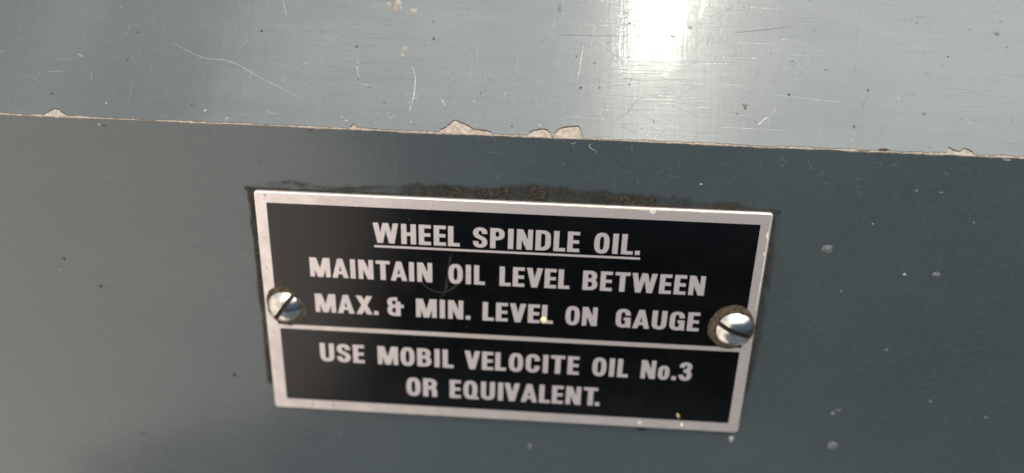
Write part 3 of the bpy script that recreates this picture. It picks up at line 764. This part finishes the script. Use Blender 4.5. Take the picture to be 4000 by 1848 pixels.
def grime():
    verts, faces, dens = [], [], []
    top = 24.95
    gx = [(-51.6, 25.0), (-51.3, 26.0), (-50.2, 26.5)] + GRIME[3:]
    def grid(x0, x1, z0, z1, st, f):
        nx, nz = int((x1 - x0) / st), int((z1 - z0) / st)
        b0 = len(verts)
        D = []
        for i in range(nx + 1):
            for j in range(nz + 1):
                x, z = x0 + (x1 - x0) * i / nx, z0 + (z1 - z0) * j / nz
                d = f(x, z)
                hgt = 0.012 + 0.28 * max(d, 0) * (0.6 + 0.9 * abs(n1(x * 2.2 + z * 1.7, 41)) + 0.5 * n1(x * 5, z * 5))
                verts.append((x, YP - max(hgt, 0.012), z)); D.append(d)
        for i in range(nx):
            for j in range(nz):
                q = (i * (nz + 1) + j, (i + 1) * (nz + 1) + j, (i + 1) * (nz + 1) + j + 1, i * (nz + 1) + j + 1)
                if max(D[k] for k in q) > 0.02: faces.append(tuple(b0 + k for k in q))
        dens.extend(D)
    def above(x, z):
        if z < top - 0.3: return 0.0
        e = interp(gx, x)
        dist = z - top
        edge = 0.95 * math.exp(-(max(dist, 0) / 0.55) ** 1.3)                    # dark line packed against the plate
        body = 0.0
        if z < e + 0.9:
            e2 = e + 0.35 * n1(x * 0.6, 62) + 0.2 * n1(x * 2.1, 63)
            u = max(0.0, min(1.0, (e2 + 0.4 - z) / 1.1))
            amt = 0.70
            if x < -22:                                                          # two thin streaks with a paler gap
                m = 0.5 * (top + e)
                amt = 0.26 + 0.24 * math.exp(-((z - e + 0.5) / 0.6) ** 2) * (0.6 + 0.8 * n1(x * 0.4, 61))
            elif x < -16: amt = 0.30 + 0.36 * (x + 22) / 6
            if x > 36: amt = 0.55
            if 28 < x < 36: amt = 0.42
            body = amt * u
        return max(edge, body) * (0.85 + 0.4 * n1(x * 0.5, 44))
    grid(-52.6, 52.0, 24.6, 30.0, 0.22, above)
    def left(x, z):
        c = -51.45 + 0.12 * n1(z * 0.3, 46) - 0.10 * (12 - z) / 30
        wd = 0.62 + 0.25 * n1(z * 0.25, 47)
        on = 1.0 if z > -19.6 else max(0, 1 - (-19.6 - z) / 0.6)
        gap = 0.50 + 0.5 * n1(z * 0.22, 48) + (0.3 if z > 10 else 0.12)
        return max(0, on * gap * math.exp(-((x - c) / wd) ** 2))
    grid(-53.2, -50.45, -21.0, 24.6, 0.22, left)
    def rightf(x, z):
        c = 51.7 + 0.25 * n1(z * 0.2, 51)
        wd = 1.25 * (0.55 + 0.45 * min(1, max(0, (22 - z) / 6))) * (0.5 + 0.5 * min(1, max(0, (z + 18) / 14)))
        u = (x - 50.4) / max(wd * 2, 0.1)
        if z < -16: return 0.0
        return 0.62 * max(0, 1 - u ** 3) * (0.8 + 0.5 * n1(z * 0.35 + x, 52)) if u > -0.05 else 0.0
    grid(50.45, 53.6, -16.0, 24.4, 0.22, rightf)
    def below(x, z):
        return 0.62 * math.exp(-((x - 30.2) / 1.4) ** 2 - ((z + 25.9) / 0.8) ** 2) * 1.2
    grid(26.0, 34.0, -28.5, -25.15, 0.22, below)
    o = link('grime', verts, faces, M_grime)
    at = o.data.attributes.new('grime_amount', 'FLOAT', 'POINT')
    at.data.foreach_set('value', [float(d) for d in dens])
    tag(o, 'dark brown greasy grime caked along the top and sides of the nameplate', 'grime', kind='stuff')
    return o
grime()

# ---------------------------------------------------------------- small things stuck on the surfaces
M_cream = flat_mat('dried cream paint', (0.72, 0.62, 0.40), 0.45, (0.60, 0.50, 0.31), 900.0, 0.00004)

def lump(name, outline, height, to3, m, rings=5, seed=3.0):
    n = len(outline)
    cx = sum(p[0] for p in outline) / n; cy = sum(p[1] for p in outline) / n
    verts, faces = [], []
    for j in range(rings):
        u = j / (rings - 1)
        f = math.cos(u * math.pi / 2) * 0.92 + 0.08 * (1 - u)
        for i, (x, y) in enumerate(outline):
            hh = height * math.sin(u * math.pi / 2) * (1 + 0.25 * n1(x * 4 + u * 3, seed))
            verts.append(to3(cx + (x - cx) * f, cy + (y - cy) * f, hh))
    verts.append(to3(cx, cy, height))
    for j in range(rings - 1):
        for i in range(n):
            a, b = j * n + i, j * n + (i + 1) % n
            faces.append((a, b, b + n, a + n))
    for i in range(n):
        faces.append(((rings - 1) * n + i, (rings - 1) * n + (i + 1) % n, rings * n))
    return link(name, verts, faces, m, smooth=True)

def oval(cx, cy, rx, ry, rot=0.0, seed=1.0, n=20):
    pts = []
    for i in range(n):
        a = 2 * math.pi * i / n
        k = 1 + 0.13 * n1(math.cos(a) * 1.5 + seed, math.sin(a) * 1.5)
        x, y = rx * k * math.cos(a), ry * k * math.sin(a)
        pts.append((cx + x * math.cos(rot) - y * math.sin(rot), cy + x * math.sin(rot) + y * math.cos(rot)))
    return pts
on_plate = lambda x, z, h: (x, -0.05 - h, z)
tag(lump('paint_drop', oval(7.66, -0.25, 0.66, 0.76, 0.5), 0.32, on_plate, M_cream),
    'round cream paint drop sitting on the lettering in the third line', 'paint drop')
M_fleck = flat_mat('tan paint fleck', (0.42, 0.33, 0.17), 0.6, (0.20, 0.15, 0.08), 1500.0, 0.00004)
tag(lump('paint_fleck', oval(37.35, -21.45, 0.30, 0.62, 0.42, 4.0), 0.14, on_plate, M_fleck),
    'small tan paint fleck low on the black, near the plate bottom right corner', 'paint fleck')
tag(lump('paint_fleck', oval(38.35, -23.75, 0.34, 0.5, -0.2, 6.0), 0.12, on_plate, flat_mat('cream fleck', (0.66, 0.58, 0.46), 0.6)),
    'pale cream fleck on the silver lower border near the right corner', 'paint fleck')

casing_M = Matrix.Translation((0, YP, 37.78575)) @ Matrix.Rotation(math.radians(0.12453), 4, 'Y')
def on_slope(s, t, h):
    v = casing_M @ Vector(PU(s, t, h))
    return (v.x, v.y, v.z)
tag(lump('paint_drip', DRIP, 0.35, on_slope, flat_mat('dried pale paint', (0.70, 0.68, 0.55), 0.4, (0.6, 0.58, 0.45))),
    'long pale paint drip on the sloping panel beside the lamp glare', 'paint drip')

def fibres():
    verts, faces = [], []
    for pts in FIB:
        q = [Vector((x, -0.16 - 0.10 * abs(n1(x * 2, z)), z)) for x, z in pts]
        out = []
        for i in range(len(q) - 1):
            p0, p1, p2, p3 = q[max(i - 1, 0)], q[i], q[i + 1], q[min(i + 2, len(q) - 1)]
            for j in range(8):
                u = j / 8
                out.append(0.5 * ((2 * p1) + (p2 - p0) * u + (2 * p0 - 5 * p1 + 4 * p2 - p3) * u * u + (3 * p1 - p0 - 3 * p2 + p3) * u ** 3))
        out.append(q[-1])
        b0 = len(verts)
        for i, p in enumerate(out):
            d = (out[min(i + 1, len(out) - 1)] - out[max(i - 1, 0)]).normalized()
            a = Vector((-d.z, 0, d.x)).normalized(); b = d.cross(a)
            r = 0.015 * (0.7 + 0.5 * abs(n1(i * 0.4, p.x)))
            for k in range(4):
                c = math.pi / 2 * k
                verts.append(tuple(p + a * r * math.cos(c) + b * r * math.sin(c)))
        for i in range(len(out) - 1):
            for k in range(4):
                faces.append((b0 + 4 * i + k, b0 + 4 * i + (k + 1) % 4, b0 + 4 * i + 4 + (k + 1) % 4, b0 + 4 * i + 4 + k))
    return link('fibre_wisp', verts, faces, flat_mat('pale dust fibre', (0.17, 0.16, 0.145), 0.7))
tag(fibres(), 'wisp of thin pale fibres clinging beside the word OIL on the black plate', 'fibres')
